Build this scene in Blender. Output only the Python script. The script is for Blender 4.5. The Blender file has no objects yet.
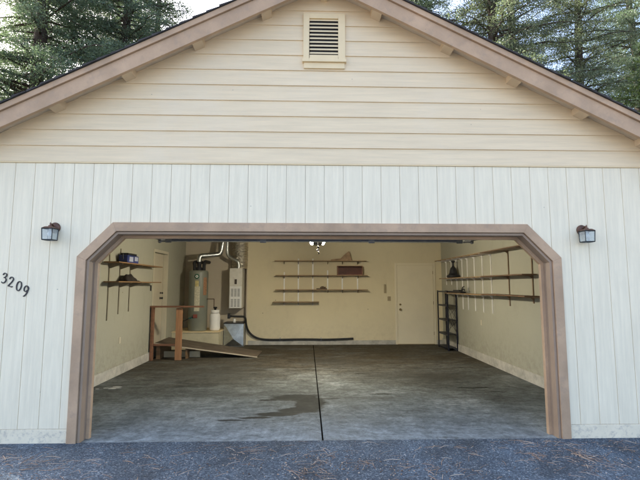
import bpy, bmesh, math, random
import numpy as np
from mathutils import Vector, Matrix
rnd = random.Random(7)
S = bpy.context.scene
COL = S.collection
# ------------------------------------------------------------------ camera
PIT, YAW, ROL = 0.1036, 0.0292, 0.0007
cam_d = bpy.data.cameras.new('camera'); cam = bpy.data.objects.new('camera', cam_d); COL.objects.link(cam)
F = Vector((math.sin(YAW)*math.cos(PIT), math.cos(YAW)*math.cos(PIT), math.sin(PIT)))
R0 = Vector((math.cos(YAW), -math.sin(YAW), 0)); U0 = R0.cross(F)
Rv = math.cos(ROL)*R0 + math.sin(ROL)*U0; Uv = -math.sin(ROL)*R0 + math.cos(ROL)*U0
M = Matrix((Rv, Uv, -F)).transposed().to_4x4(); M.translation = Vector((-0.1676, -4.6604, 1.5975))
cam.matrix_world = M
cam_d.sensor_width = 36; cam_d.lens = 433.5/640*36; cam_d.clip_start = 0.05; cam_d.clip_end = 2000
S.camera = cam
# ------------------------------------------------------------------ sky, sun, exposure
SUN_EL, SUN_AZ = math.radians(44), math.radians(-56)      # azimuth from +Y towards +X
w = bpy.data.worlds.new('World'); S.world = w; w.use_nodes = True
nt = w.node_tree; nt.nodes.clear()
sky = nt.nodes.new('ShaderNodeTexSky'); sky.sky_type = 'NISHITA'; sky.sun_disc = False
sky.sun_elevation = SUN_EL; sky.sun_rotation = SUN_AZ; sky.air_density = 0.8; sky.dust_density = 4.0; sky.ozone_density = 0.5
bg = nt.nodes.new('ShaderNodeBackground'); bg.inputs['Strength'].default_value = 0.15
wo = nt.nodes.new('ShaderNodeOutputWorld')
nt.links.new(sky.outputs[0], bg.inputs[0]); nt.links.new(bg.outputs[0], wo.inputs[0])
sd = bpy.data.lights.new('sun', 'SUN'); sd.energy = 5.0; sd.angle = math.radians(0.5); sd.color = (1, 0.95, 0.86)
sun = bpy.data.objects.new('sun', sd); COL.objects.link(sun)
sv = Vector((math.sin(SUN_AZ)*math.cos(SUN_EL), math.cos(SUN_AZ)*math.cos(SUN_EL), math.sin(SUN_EL)))
sun.rotation_euler = sv.to_track_quat('Z', 'Y').to_euler(); sun.location = (-20, 25, 30)
S.view_settings.view_transform = 'Standard'; S.view_settings.look = 'None'
S.view_settings.exposure = 2.3; S.view_settings.gamma = 1.0; S.view_settings.use_curve_mapping = False
try:
    S.cycles.max_bounces = 10; S.cycles.diffuse_bounces = 6
except Exception: pass

# ------------------------------------------------------------------ materials
def nodes(m):
    m.use_nodes = True; n = m.node_tree; n.nodes.clear()
    o = n.nodes.new('ShaderNodeOutputMaterial'); b = n.nodes.new('ShaderNodeBsdfPrincipled')
    n.links.new(b.outputs[0], o.inputs[0]); return n, b, o
def N(n, t, **k):
    x = n.nodes.new(t)
    for a, v in k.items(): setattr(x, a, v)
    return x
def noise(n, co, scale, detail=6, rough=0.55, vec=(1, 1, 1)):
    mp = N(n, 'ShaderNodeMapping'); mp.inputs['Scale'].default_value = vec
    n.links.new(co, mp.inputs[0])
    t = N(n, 'ShaderNodeTexNoise'); t.inputs['Scale'].default_value = scale; t.inputs['Detail'].default_value = detail
    t.inputs['Roughness'].default_value = rough
    n.links.new(mp.outputs[0], t.inputs['Vector']); return t.outputs['Fac']
def ramp(n, fac, stops, interp='LINEAR'):
    r = N(n, 'ShaderNodeValToRGB'); r.color_ramp.interpolation = interp
    e = r.color_ramp.elements
    while len(e) < len(stops): e.new(0.5)
    for el, (p, c) in zip(e, stops):
        el.position = p; el.color = (c, c, c, 1) if isinstance(c, (int, float)) else tuple(c) + (1,)
    n.links.new(fac, r.inputs[0]); return r.outputs[0]
def mix(n, fac, a, b, mode='MIX'):
    m = N(n, 'ShaderNodeMix', data_type='RGBA', blend_type=mode)
    if isinstance(fac, (int, float)): m.inputs[0].default_value = fac
    else: n.links.new(fac, m.inputs[0])
    for i, v in ((6, a), (7, b)):
        if isinstance(v, tuple): m.inputs[i].default_value = tuple(v) + (1,)
        else: n.links.new(v, m.inputs[i])
    return m.outputs[2]
def bump(n, b, h, strength, dist=0.002):
    x = N(n, 'ShaderNodeBump'); x.inputs['Strength'].default_value = strength; x.inputs['Distance'].default_value = dist
    n.links.new(h, x.inputs['Height']); n.links.new(x.outputs[0], b.inputs['Normal'])
def coord(n): return N(n, 'ShaderNodeTexCoord').outputs['Object']
MATS = {}
def mk(name, col, rough=0.6, var=0.12, scale=4, vec=(1, 1, 1), bs=60, bst=0.25, bd=0.002, metal=0.0, dirt=None, dirt_amt=0.3, dscale=1.5, spec=0.5):
    if name in MATS: return MATS[name]
    m = bpy.data.materials.new(name); n, b, o = nodes(m); co = coord(n)
    f = noise(n, co, scale, vec=vec)
    lo = tuple(c*(1-var) for c in col); hi = tuple(min(1, c*(1+var*0.6)) for c in col)
    c = ramp(n, f, ((0.3, lo), (0.7, hi)))
    f2 = noise(n, co, bs, 4, vec=vec)
    c = mix(n, var*0.5, c, ramp(n, f2, ((0.3, 0.6), (0.7, 1.0))), 'MULTIPLY')
    if dirt:
        f3 = noise(n, co, dscale, 8, 0.7)
        c = mix(n, ramp(n, f3, ((0.5, 0.0), (0.75, dirt_amt))), c, dirt)
    if 'siding' in name or 'lap' in name or 'trim_paint' in name or 'skirt' in name:
        sv_ = N(n, 'ShaderNodeTexVoronoi'); sv_.inputs['Scale'].default_value = 9; n.links.new(co, sv_.inputs['Vector'])
        sc_ = N(n, 'ShaderNodeSeparateColor'); n.links.new(sv_.outputs['Color'], sc_.inputs[0])
        a1 = ramp(n, sc_.outputs[0], ((0.93, 0.0), (0.94, 1.0))); a2 = ramp(n, sv_.outputs['Distance'], ((0.035, 1.0), (0.07, 0.0)))
        mu = N(n, 'ShaderNodeMath', operation='MULTIPLY'); n.links.new(a1, mu.inputs[0]); n.links.new(a2, mu.inputs[1])
        mu2 = N(n, 'ShaderNodeMath', operation='MULTIPLY'); n.links.new(mu.outputs[0], mu2.inputs[0]); mu2.inputs[1].default_value = 0.55
        c = mix(n, mu2.outputs[0], c, (0.22, 0.19, 0.15))
    n.links.new(c, b.inputs['Base Color'])
    b.inputs['Roughness'].default_value = rough; b.inputs['Metallic'].default_value = metal
    b.inputs['Specular IOR Level'].default_value = spec
    if bst: bump(n, b, f2, bst, bd)
    MATS[name] = m; return m

SIDING = mk('white_siding_paint', (0.865, 0.765, 0.56), 0.65, 0.08, 3, (12, 12, 0.7), 14, 0.45, 0.003, dirt=(0.77, 0.685, 0.50), dirt_amt=0.6, dscale=1.3, spec=0.3)
GABLE = mk('cream_lap_paint', (0.81, 0.65, 0.425), 0.65, 0.08, 3, (0.7, 12, 12), 14, 0.4, 0.003, dirt=(0.80, 0.67, 0.48), dirt_amt=0.9, dscale=0.5, spec=0.3)
CREAMTRIM = mk('cream_trim_paint', (0.82, 0.65, 0.39), 0.6, 0.05, 5, bs=90, bst=0.2, spec=0.3)
TAUPE = mk('taupe_trim_paint', (0.51, 0.345, 0.215), 0.6, 0.2, 3, bs=70, bst=0.35, dirt=(0.36, 0.26, 0.18), dirt_amt=0.8, dscale=9, spec=0.3)
TAUPE_D = mk('taupe_stop_paint', (0.34, 0.245, 0.17), 0.65, 0.12, 3, bs=70, bst=0.3, spec=0.3)
SOFFIT = mk('soffit_board', (0.68, 0.57, 0.42), 0.8, 0.12, 4, bs=40, spec=0.2)
SHINGLE = mk('asphalt_shingle', (0.055, 0.05, 0.048), 0.95, 0.5, 8, bs=200, bst=0.8, bd=0.003)
def drywall(name, col, dirt, amt, low):
    m = bpy.data.materials.new(name); n, b, o = nodes(m); co = coord(n)
    f = noise(n, co, 0.7, 5, 0.6); c = ramp(n, f, ((0.3, tuple(x*0.93 for x in col)), (0.7, col)))
    f3 = noise(n, co, 2.2, 9, 0.75, (1, 1, 0.6)); c = mix(n, ramp(n, f3, ((0.52, 0.0), (0.8, amt))), c, dirt)
    # scuffs and dirt that collect low on the wall
    sp = N(n, 'ShaderNodeSeparateXYZ'); n.links.new(co, sp.inputs[0])
    mr = N(n, 'ShaderNodeMapRange'); n.links.new(sp.outputs[2], mr.inputs[0])
    mr.inputs[1].default_value = 0.75; mr.inputs[2].default_value = 0.1; mr.inputs[3].default_value = 0; mr.inputs[4].default_value = low
    fs = ramp(n, noise(n, co, 9, 8, 0.8), ((0.45, 0.0), (0.65, 1.0)))
    mm = N(n, 'ShaderNodeMath', operation='MULTIPLY'); n.links.new(mr.outputs[0], mm.inputs[0]); n.links.new(fs, mm.inputs[1])
    c = mix(n, mm.outputs[0], c, dirt)
    sv_ = N(n, 'ShaderNodeTexVoronoi'); sv_.inputs['Scale'].default_value = 3.2; n.links.new(co, sv_.inputs['Vector'])
    sc_ = N(n, 'ShaderNodeSeparateColor'); n.links.new(sv_.outputs['Color'], sc_.inputs[0])
    mu = N(n, 'ShaderNodeMath', operation='MULTIPLY'); n.links.new(ramp(n, sc_.outputs[0], ((0.6, 0.0), (0.61, 0.8))), mu.inputs[0]); n.links.new(ramp(n, sv_.outputs['Distance'], ((0.025, 1.0), (0.05, 0.0))), mu.inputs[1])
    c = mix(n, mu.outputs[0], c, (0.16, 0.13, 0.09))
    n.links.new(c, b.inputs['Base Color']); b.inputs['Roughness'].default_value = 0.75; b.inputs['Specular IOR Level'].default_value = 0.25
    bump(n, b, noise(n, co, 55, 3), 0.35, 0.003); return m
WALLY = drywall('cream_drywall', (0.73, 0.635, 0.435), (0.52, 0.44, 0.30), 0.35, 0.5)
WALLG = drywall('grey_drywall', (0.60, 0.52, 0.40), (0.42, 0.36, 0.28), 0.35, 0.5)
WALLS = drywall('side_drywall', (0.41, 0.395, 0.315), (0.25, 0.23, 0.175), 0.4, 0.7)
DOORP = mk('door_paint', (0.78, 0.69, 0.51), 0.45, 0.05, 2, bs=50, bst=0.08)
CURB = mk('curb_concrete', (0.52, 0.49, 0.43), 0.85, 0.25, 5, bs=50, bst=0.8, bd=0.004, dirt=(0.22, 0.20, 0.17), dirt_amt=0.7, dscale=6)
SKIRT = mk('splashed_skirt_paint', (0.84, 0.74, 0.54), 0.8, 0.08, 6, bs=60, bst=0.6, bd=0.004, dirt=(0.30, 0.28, 0.26), dirt_amt=0.75, dscale=22)
WOODB = mk('brown_board', (0.20, 0.115, 0.055), 0.6, 0.3, 3, (1, 1, 8), 20, 0.3)
WOODO = mk('orange_post_wood', (0.38, 0.19, 0.09), 0.6, 0.25, 3, (9, 9, 1), 20, 0.3)
WOODR = mk('reddish_rail_wood', (0.22, 0.10, 0.055), 0.6, 0.25, 3, (1, 9, 9), 20, 0.3)
PLY = mk('dark_worn_plywood', (0.115, 0.085, 0.06), 0.8, 0.4, 2, (1, 6, 6), 18, 0.4, dirt=(0.2, 0.17, 0.13), dirt_amt=0.6, dscale=4)
EDGE = mk('raw_plywood_edge', (0.50, 0.42, 0.31), 0.8, 0.2, 6)
SHELF = mk('thin_shelf_wood', (0.33, 0.215, 0.11), 0.6, 0.25, 3, (1, 9, 9), 20, 0.3)
TAN = mk('driftwood', (0.42, 0.28, 0.17), 0.8, 0.35, 10, bs=50, bst=0.6)
CRATE = mk('dark_red_wood', (0.10, 0.03, 0.018), 0.6, 0.4, 5, bs=40)
CRATEB = mk('pale_crate_wood', (0.30, 0.14, 0.08), 0.6, 0.3, 5, bs=40)
WMETAL = mk('white_enamel', (0.84, 0.82, 0.78), 0.4, 0.05, 5, bst=0)
BLACK = mk('black_enamel', (0.018, 0.018, 0.022), 0.45, 0.2, 8, bs=80, bst=0.1)
BLUEB = mk('blue_black_steel', (0.012, 0.014, 0.03), 0.4, 0.3, 8, bs=80, bst=0.1, metal=0.2)
GALV = mk('galvanised_steel', (0.62, 0.64, 0.64), 0.35, 0.25, 9, bs=40, bst=0.1, metal=1.0, dirt=(0.4, 0.4, 0.38), dirt_amt=0.5, dscale=5)
STEELD = mk('dull_track_steel', (0.30, 0.31, 0.34), 0.45, 0.25, 9, bs=40, bst=0.1, metal=0.8)
FOIL = mk('crinkled_foil', (0.70, 0.64, 0.54), 0.28, 0.3, 12, (1, 1, 2.2), 22, 1.0, 0.03, metal=1.0)
GREENG = mk('grey_green_enamel', (0.235, 0.245, 0.20), 0.4, 0.08, 3, bst=0.05, bs=40)
LABEL = mk('aged_label_paper', (0.62, 0.57, 0.42), 0.6, 0.35, 40, (1, 1, 2), 90, 0)
LABELR = mk('warning_label_print', (0.42, 0.22, 0.12), 0.6, 0.5, 30, (1, 1, 3), 90, 0)
FURN = mk('white_furnace_steel', (0.70, 0.67, 0.60), 0.45, 0.1, 6, bst=0.05, dirt=(0.45, 0.38, 0.3), dirt_amt=0.5, dscale=8)
FURNG = mk('grey_vent_grille', (0.26, 0.26, 0.25), 0.5, 0.2, 20)
BRONZE = mk('weathered_bronze', (0.14, 0.075, 0.05), 0.5, 0.4, 30, bs=90, bst=0.3, metal=0.5)
IRON = mk('dark_lantern_iron', (0.035, 0.04, 0.04), 0.5, 0.3, 30, metal=0.3)
BRASS = mk('tarnished_brass', (0.35, 0.25, 0.12), 0.35, 0.2, 30, metal=1.0)
BLUE = mk('blue_plastic', (0.03, 0.05, 0.22), 0.4, 0.3, 12)
PALE = mk('pale_blue_plastic', (0.45, 0.48, 0.60), 0.45, 0.2, 12)
DARKC = mk('dark_cloth', (0.025, 0.018, 0.016), 0.9, 0.4, 12, bs=80, bst=0.5)
BARK = mk('fir_bark', (0.085, 0.06, 0.045), 0.95, 0.4, 6, (5, 5, 1), 14, 1.0, 0.03)
RUBBER = mk('black_rubber', (0.02, 0.02, 0.02), 0.7, 0.2, 10)
PLATE = mk('tan_switch_plate', (0.34, 0.27, 0.16), 0.5, 0.1, 10)
def glass_mat():
    m = bpy.data.materials.new('seeded_lantern_glass'); n, b, o = nodes(m)
    b.inputs['Base Color'].default_value = (0.92, 0.96, 0.95, 1); b.inputs['Roughness'].default_value = 0.08
    b.inputs['Transmission Weight'].default_value = 0.8; b.inputs['IOR'].default_value = 1.2
    bump(n, b, noise(n, coord(n), 60, 2), 0.4, 0.002); return m
GLASS = glass_mat()
def emit(name, col, s):
    m = bpy.data.materials.new(name); n, b, o = nodes(m)
    b.inputs['Base Color'].default_value = (0.8, 0.8, 0.8, 1)
    b.inputs['Emission Color'].default_value = tuple(col) + (1,); b.inputs['Emission Strength'].default_value = s; return m
LENS = emit('lit_opener_lens', (1.0, 0.92, 0.72), 165)

def floor_mat():
    m = bpy.data.materials.new('stained_garage_concrete'); n, b, o = nodes(m); co = coord(n)
    f = noise(n, co, 0.55, 9, 0.62); f2 = noise(n, co, 1.7, 12, 0.78, (1, 1.3, 1)); f3 = noise(n, co, 45, 4, 0.6)
    base = ramp(n, f, ((0.32, (0.045, 0.048, 0.044)), (0.5, (0.11, 0.12, 0.118)), (0.66, (0.215, 0.235, 0.24))))
    base = mix(n, 0.75, base, ramp(n, f2, ((0.32, 0.35), (0.5, 0.85), (0.66, 1.25))), 'MULTIPLY')
    base = mix(n, 0.35, base, ramp(n, f3, ((0.3, 0.65), (0.7, 1.1))), 'MULTIPLY')
    sp = N(n, 'ShaderNodeSeparateXYZ'); n.links.new(co, sp.inputs[0])
    # worn, rain-washed pale strip near the door and a brown film of dust and oil deeper inside
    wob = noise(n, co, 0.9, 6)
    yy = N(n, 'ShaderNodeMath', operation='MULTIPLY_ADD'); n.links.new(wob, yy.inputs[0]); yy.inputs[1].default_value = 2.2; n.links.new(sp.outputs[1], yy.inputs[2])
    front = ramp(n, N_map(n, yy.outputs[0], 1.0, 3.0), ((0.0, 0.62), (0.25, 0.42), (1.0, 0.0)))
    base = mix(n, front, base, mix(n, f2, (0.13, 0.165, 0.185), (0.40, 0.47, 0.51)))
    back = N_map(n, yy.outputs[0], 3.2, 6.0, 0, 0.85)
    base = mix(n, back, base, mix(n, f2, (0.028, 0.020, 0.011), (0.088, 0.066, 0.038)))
    # swept streaks
    st = ramp(n, noise(n, co, 1.1, 10, 0.8, (0.7, 2.2, 1)), ((0.5, 0.0), (0.68, 0.6)))
    base = mix(n, st, base, (0.15, 0.168, 0.175))
    def blob(cx, cy, rx, ry, warp, ws, seed, lo=0.72, hi=1.06):
        mp = N(n, 'ShaderNodeMapping'); mp.inputs['Location'].default_value = (seed, seed*0.7, 0); n.links.new(co, mp.inputs[0])
        t = N(n, 'ShaderNodeTexNoise'); t.inputs['Scale'].default_value = ws; t.inputs['Detail'].default_value = 9; t.inputs['Roughness'].default_value = 0.65; n.links.new(mp.outputs[0], t.inputs['Vector'])
        va = N(n, 'ShaderNodeVectorMath', operation='MULTIPLY_ADD'); n.links.new(t.outputs['Color'], va.inputs[0]); va.inputs[1].default_value = (warp, warp, 0); n.links.new(co, va.inputs[2])
        vs = N(n, 'ShaderNodeVectorMath', operation='SUBTRACT'); n.links.new(va.outputs[0], vs.inputs[0]); vs.inputs[1].default_value = (cx+warp/2, cy+warp/2, 0)
        vd = N(n, 'ShaderNodeVectorMath', operation='MULTIPLY'); n.links.new(vs.outputs[0], vd.inputs[0]); vd.inputs[1].default_value = (1/rx, 1/ry, 0)
        ln = N(n, 'ShaderNodeVectorMath', operation='LENGTH'); n.links.new(vd.outputs[0], ln.inputs[0])
        return ramp(n, ln.outputs['Value'], ((lo, 1.0), (hi, 0.0)))
    ck = N(n, 'ShaderNodeTexVoronoi', feature='DISTANCE_TO_EDGE'); ck.inputs['Scale'].default_value = 0.55
    wv_ = N(n, 'ShaderNodeTexNoise'); wv_.inputs['Scale'].default_value = 2.2; wv_.inputs['Detail'].default_value = 8; n.links.new(co, wv_.inputs['Vector'])
    wa_ = N(n, 'ShaderNodeVectorMath', operation='MULTIPLY_ADD'); n.links.new(wv_.outputs['Color'], wa_.inputs[0]); wa_.inputs[1].default_value = (0.9, 0.9, 0); n.links.new(co, wa_.inputs[2]); n.links.new(wa_.outputs[0], ck.inputs['Vector'])
    base = mix(n, ramp(n, ck.outputs['Distance'], ((0.0, 0.55), (0.004, 0.0))), base, (0.05, 0.048, 0.042))
    base = mix(n, 0.9, base, ramp(n, noise(n, co, 4.2, 10, 0.8, (0.8, 1.5, 1)), ((0.36, 0.5), (0.5, 1.0), (0.64, 1.45))), 'MULTIPLY')
    sp1 = ramp(n, noise(n, co, 14, 10, 0.85), ((0.34, 0.35), (0.5, 1.0), (0.64, 1.5)))
    base = mix(n, 0.8, base, sp1, 'MULTIPLY')
    oil = (0.022, 0.024, 0.021)
    for a in ((-0.34, 1.74, 0.42, 0.23, 0.45, 3.2, 1), (-0.72, 1.62, 0.14, 0.07, 0.3, 4.0, 21), (-0.12, 1.40, 0.25, 0.40, 0.35, 3.5, 3), (-0.28, 1.08, 0.32, 0.15, 0.25, 4.0, 6), (-0.54, 0.94, 0.32, 0.10, 0.14, 4.0, 9), (-0.80, 0.80, 0.24, 0.05, 0.12, 4.0, 5), (-1.08, 0.71, 0.20, 0.03, 0.1, 4.0, 8), (0.12, 1.66, 0.24, 0.03, 0.1, 4.0, 4), (0.95, 1.9, 0.22, 0.03, 0.15, 4.0, 14), (2.45, 2.25, 0.30, 0.05, 0.25, 3.0, 15), (2.7, 2.0, 0.16, 0.025, 0.2, 4.0, 16)):
        base = mix(n, blob(*a), base, oil)
    for a in ((-1.15, 1.85, 0.5, 0.25, 0.6, 2.0, 11), (0.35, 4.6, 0.9, 0.8, 1.2, 1.2, 12), (-1.8, 3.6, 1.3, 1.0, 1.6, 0.9, 13), (1.9, 3.2, 1.4, 0.7, 1.5, 0.9, 17), (0.9, 1.7, 0.5, 0.2, 0.6, 2.0, 19)):
        mk_ = blob(*a, 0.2, 1.3)
        mh = N(n, 'ShaderNodeMath', operation='MULTIPLY'); n.links.new(mk_, mh.inputs[0]); mh.inputs[1].default_value = 0.55
        base = mix(n, mh.outputs[0], base, (0.04, 0.04, 0.036))
    n.links.new(base, b.inputs['Base Color'])
    n.links.new(ramp(n, f2, ((0.3, 0.6), (0.7, 0.9))), b.inputs['Roughness']); b.inputs['Specular IOR Level'].default_value = 0.2
    bump(n, b, f3, 0.35, 0.002); return m
def N_map(n, v, a, b_, c=0.0, d=1.0):
    mr = N(n, 'ShaderNodeMapRange'); n.links.new(v, mr.inputs[0])
    for i, x in enumerate((a, b_, c, d)): mr.inputs[i+1].default_value = x
    return mr.outputs[0]
def asphalt_mat():
    m = bpy.data.materials.new('old_asphalt'); n, b, o = nodes(m); co = coord(n)
    v = N(n, 'ShaderNodeTexVoronoi'); v.inputs['Scale'].default_value = 95; n.links.new(co, v.inputs['Vector'])
    sep = N(n, 'ShaderNodeSeparateColor'); n.links.new(v.outputs['Color'], sep.inputs[0])
    c = ramp(n, sep.outputs[0], ((0.0, (0.016, 0.026, 0.040)), (0.55, (0.048, 0.074, 0.104)), (0.9, (0.095, 0.13, 0.165)), (0.985, (0.22, 0.25, 0.27))))
    c = mix(n, 0.8, c, ramp(n, noise(n, co, 1.6, 8, 0.65), ((0.32, 0.35), (0.68, 1.7))), 'MULTIPLY')
    c = mix(n, ramp(n, noise(n, co, 3.5, 8, 0.75), ((0.56, 0.0), (0.78, 0.45))), c, (0.14, 0.17, 0.20))
    n.links.new(c, b.inputs['Base Color']); b.inputs['Roughness'].default_value = 0.85
    h = N(n, 'ShaderNodeMath', operation='ADD'); n.links.new(v.outputs['Distance'], h.inputs[0]); n.links.new(noise(n, co, 30, 5), h.inputs[1])
    bump(n, b, h.outputs[0], 0.9, 0.006); return m
def duff_mat():
    return mk('forest_floor', (0.10, 0.07, 0.045), 0.95, 0.5, 2, bs=20, bst=1.0, bd=0.03, dirt=(0.05, 0.06, 0.02), dirt_amt=0.8, dscale=0.7)
def leaf_mat(name, dark, light):
    m = bpy.data.materials.new(name); m.use_nodes = True; n = m.node_tree; n.nodes.clear()
    o = N(n, 'ShaderNodeOutputMaterial'); g = N(n, 'ShaderNodeNewGeometry')
    c = ramp(n, g.outputs['Random Per Island'], ((0.0, dark), (0.7, light), (1.0, tuple(min(1, x*1.6) for x in light))))
    d = N(n, 'ShaderNodeBsdfPrincipled'); n.links.new(c, d.inputs['Base Color']); d.inputs['Roughness'].default_value = 0.45
    t = N(n, 'ShaderNodeBsdfTranslucent'); n.links.new(mix(n, 0.5, c, (0.10, 0.14, 0.03)), t.inputs[0])
    mx = N(n, 'ShaderNodeMixShader'); mx.inputs[0].default_value = 0.5
    n.links.new(d.outputs[0], mx.inputs[1]); n.links.new(t.outputs[0], mx.inputs[2]); n.links.new(mx.outputs[0], o.inputs[0]); return m

# ------------------------------------------------------------------ mesh builder
class MB:
    def __init__(s): s.v = []; s.f = []; s.sm = []
    def add(s, vs, fs, smooth=False):
        b = len(s.v); s.v += [tuple(v) for v in vs]
        for f in fs: s.f.append(tuple(i+b for i in f)); s.sm.append(smooth)
        return s
    def box(s, x0, x1, y0, y1, z0, z1, rot=None, piv=None):
        vs = [Vector((x, y, z)) for z in (z0, z1) for y in (y0, y1) for x in (x0, x1)]
        if rot is not None:
            p = Vector(piv) if piv else Vector(((x0+x1)/2, (y0+y1)/2, (z0+z1)/2)); vs = [rot @ (v-p) + p for v in vs]
        return s.add(vs, [(0, 2, 3, 1), (4, 5, 7, 6), (0, 1, 5, 4), (2, 6, 7, 3), (0, 4, 6, 2), (1, 3, 7, 5)])
    def hexa(s, a, b):      # two quads (lists of 4 points), first facing away from second
        return s.add(list(a)+list(b), [(3, 2, 1, 0), (4, 5, 6, 7), (0, 1, 5, 4), (1, 2, 6, 5), (2, 3, 7, 6), (3, 0, 4, 7)])
    def prism_y(s, poly, y0, y1):     # poly in (x, z)
        k = len(poly); vs = [(x, y0, z) for x, z in poly] + [(x, y1, z) for x, z in poly]
        fs = [tuple(range(k)), tuple(range(2*k-1, k-1, -1))] + [(i, i+k, (i+1) % k+k, (i+1) % k) for i in range(k)]
        return s.add(vs, fs)
    def prism_x(s, poly, x0, x1):     # poly in (y, z)
        k = len(poly); vs = [(x0, y, z) for y, z in poly] + [(x1, y, z) for y, z in poly]
        fs = [tuple(range(k-1, -1, -1)), tuple(range(k, 2*k))] + [(i, (i+1) % k, (i+1) % k+k, i+k) for i in range(k)]
        return s.add(vs, fs)
    def tube(s, pts, r, seg=10, cap=True, smooth=True):
        pts = [Vector(p) for p in pts]; rs = [float(q) for q in r] if isinstance(r, (list, tuple)) else [r]*len(pts)
        vs = []; up = None
        for i, p in enumerate(pts):
            t = (pts[min(i+1, len(pts)-1)] - pts[max(i-1, 0)]).normalized()
            if up is None: up = Vector((0, 0, 1)) if abs(t.z) < 0.9 else Vector((0, 1, 0))
            a = t.cross(up).normalized(); up = a.cross(t).normalized()
            for k in range(seg):
                an = 2*math.pi*k/seg; vs.append(p + rs[i]*(math.cos(an)*a + math.sin(an)*up))
        fs = []
        for i in range(len(pts)-1):
            for k in range(seg):
                k2 = (k+1) % seg; fs.append((i*seg+k, i*seg+k2, (i+1)*seg+k2, (i+1)*seg+k))
        s.add(vs, fs, smooth)
        if cap:
            n = len(pts); s.add(vs[:seg], [tuple(range(seg-1, -1, -1))]); s.add(vs[(n-1)*seg:], [tuple(range(seg))])
        return s
    def lathe(s, prof, c=(0, 0, 0), seg=32, axis='z', smooth=True):
        vs = []; fs = []
        for r, h in prof:
            for k in range(seg):
                a = 2*math.pi*k/seg; x, y = r*math.cos(a), r*math.sin(a)
                vs.append((c[0]+x, c[1]+y, c[2]+h) if axis == 'z' else (c[0]+x, c[1]+h, c[2]+y))
        for i in range(len(prof)-1):
            for k in range(seg):
                k2 = (k+1) % seg; fs.append((i*seg+k, i*seg+k2, (i+1)*seg+k2, (i+1)*seg+k))
        return s.add(vs, fs, smooth)
    def build(s, name, mat, parent=None, bevel=0, label=None):
        me = bpy.data.meshes.new(name); me.from_pydata(s.v, [], s.f); me.update()
        me.polygons.foreach_set('use_smooth', s.sm)
        if bevel:
            bm = bmesh.new(); bm.from_mesh(me); bmesh.ops.remove_doubles(bm, verts=bm.verts, dist=1e-5)
            bmesh.ops.recalc_face_normals(bm, faces=bm.faces)
            es = [e for e in bm.edges if len(e.link_faces) == 2 and e.calc_face_angle(0) > 0.5]
            bmesh.ops.bevel(bm, geom=es, offset=bevel, segments=2, profile=0.6, affect='EDGES', clamp_overlap=True)
            bm.to_mesh(me); bm.free()
        else:
            bm = bmesh.new(); bm.from_mesh(me); bmesh.ops.recalc_face_normals(bm, faces=bm.faces); bm.to_mesh(me); bm.free()
        me.materials.append(mat)
        o = bpy.data.objects.new(name, me); COL.objects.link(o)
        if parent: o.parent = parent
        if label: o['label'] = label
        return o
def thing(name, label, cat, loc=(0, 0, 0), group=None, rz=0):
    o = bpy.data.objects.new(name, None); COL.objects.link(o); o.location = loc; o.rotation_euler = (0, 0, rz)
    o.empty_display_size = 0.1
    o['label'] = label; o['category'] = cat
    if group: o['group'] = group
    return o
def tag(o, label, cat, group=None):
    o['label'] = label; o['category'] = cat
    if group: o['group'] = group
    return o
def struct(o, kind='structure'): o['kind'] = kind; return o
def smooth_path(pts, k=6):
    P = [Vector(p) for p in pts]; out = []
    for i in range(len(P)-1):
        a, b, c, d = P[max(i-1, 0)], P[i], P[i+1], P[min(i+2, len(P)-1)]
        for j in range(k):
            t = j/k; out.append(0.5*((2*b)+(-a+c)*t+(2*a-5*b+4*c-d)*t*t+(-a+3*b-3*c+d)*t**3))
    out.append(P[-1]); return out

# ------------------------------------------------------------------ ground
g = MB(); g.add([(-300, -300, -0.06), (300, -300, -0.06), (300, 300, -0.06), (-300, 300, -0.06)], [(0, 1, 2, 3)])
struct(g.build('ground', duff_mat()))
# driveway: a fine grid with a slightly rolling surface, its edge ragged where it meets the slab
def driveway():
    b = MB(); nx, ny = 160, 60; x0, x1 = -6.5, 6.5
    for j in range(ny+1):
        t = j/ny; y = -14*(1-t)**2.2 if j < ny else None
        for i in range(nx+1):
            x = x0+(x1-x0)*i/nx
            yy = y if y is not None else -0.012 + 0.012*math.sin(x*9.1)+0.012*math.sin(x*23.7+1)+0.006*math.sin(x*61)
            if abs(x) > 2.47 and y is None: yy = -0.016+0.004*math.sin(x*19)
            z = 0.004 + 0.008*math.sin(x*1.7+yy*2.1)*min(1, max(0, -yy-0.08)) - 0.03*min(1, max(0, -yy-0.08)/3)
            if y is None: z = 0.0015
            b.v.append((x, yy, z))
    for j in range(ny):
        for i in range(nx):
            a = j*(nx+1)+i; b.f.append((a, a+1, a+nx+2, a+nx+1)); b.sm.append(True)
    return b.build('driveway', asphalt_mat())
struct(driveway())
fm = floor_mat()
fl = MB()
fl.box(-3.6, -0.008, -0.06, 7.6, -0.12, 0.0); fl.box(0.009, 3.6, -0.06, 7.6, -0.12, 0.0)
struct(fl.build('garage_floor', fm, bevel=0.004))
cr = MB(); pts = []
tag(MB().box(-0.0078, 0.0088, -0.03, 7.4, -0.1, -0.03).build('expansion_joint', mk('joint_dirt', (0.012, 0.011, 0.01), 1.0, 0.3, 9, spec=0.0)), 'dark filler in the long crack down the middle of the concrete floor', 'floor joint')

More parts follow.
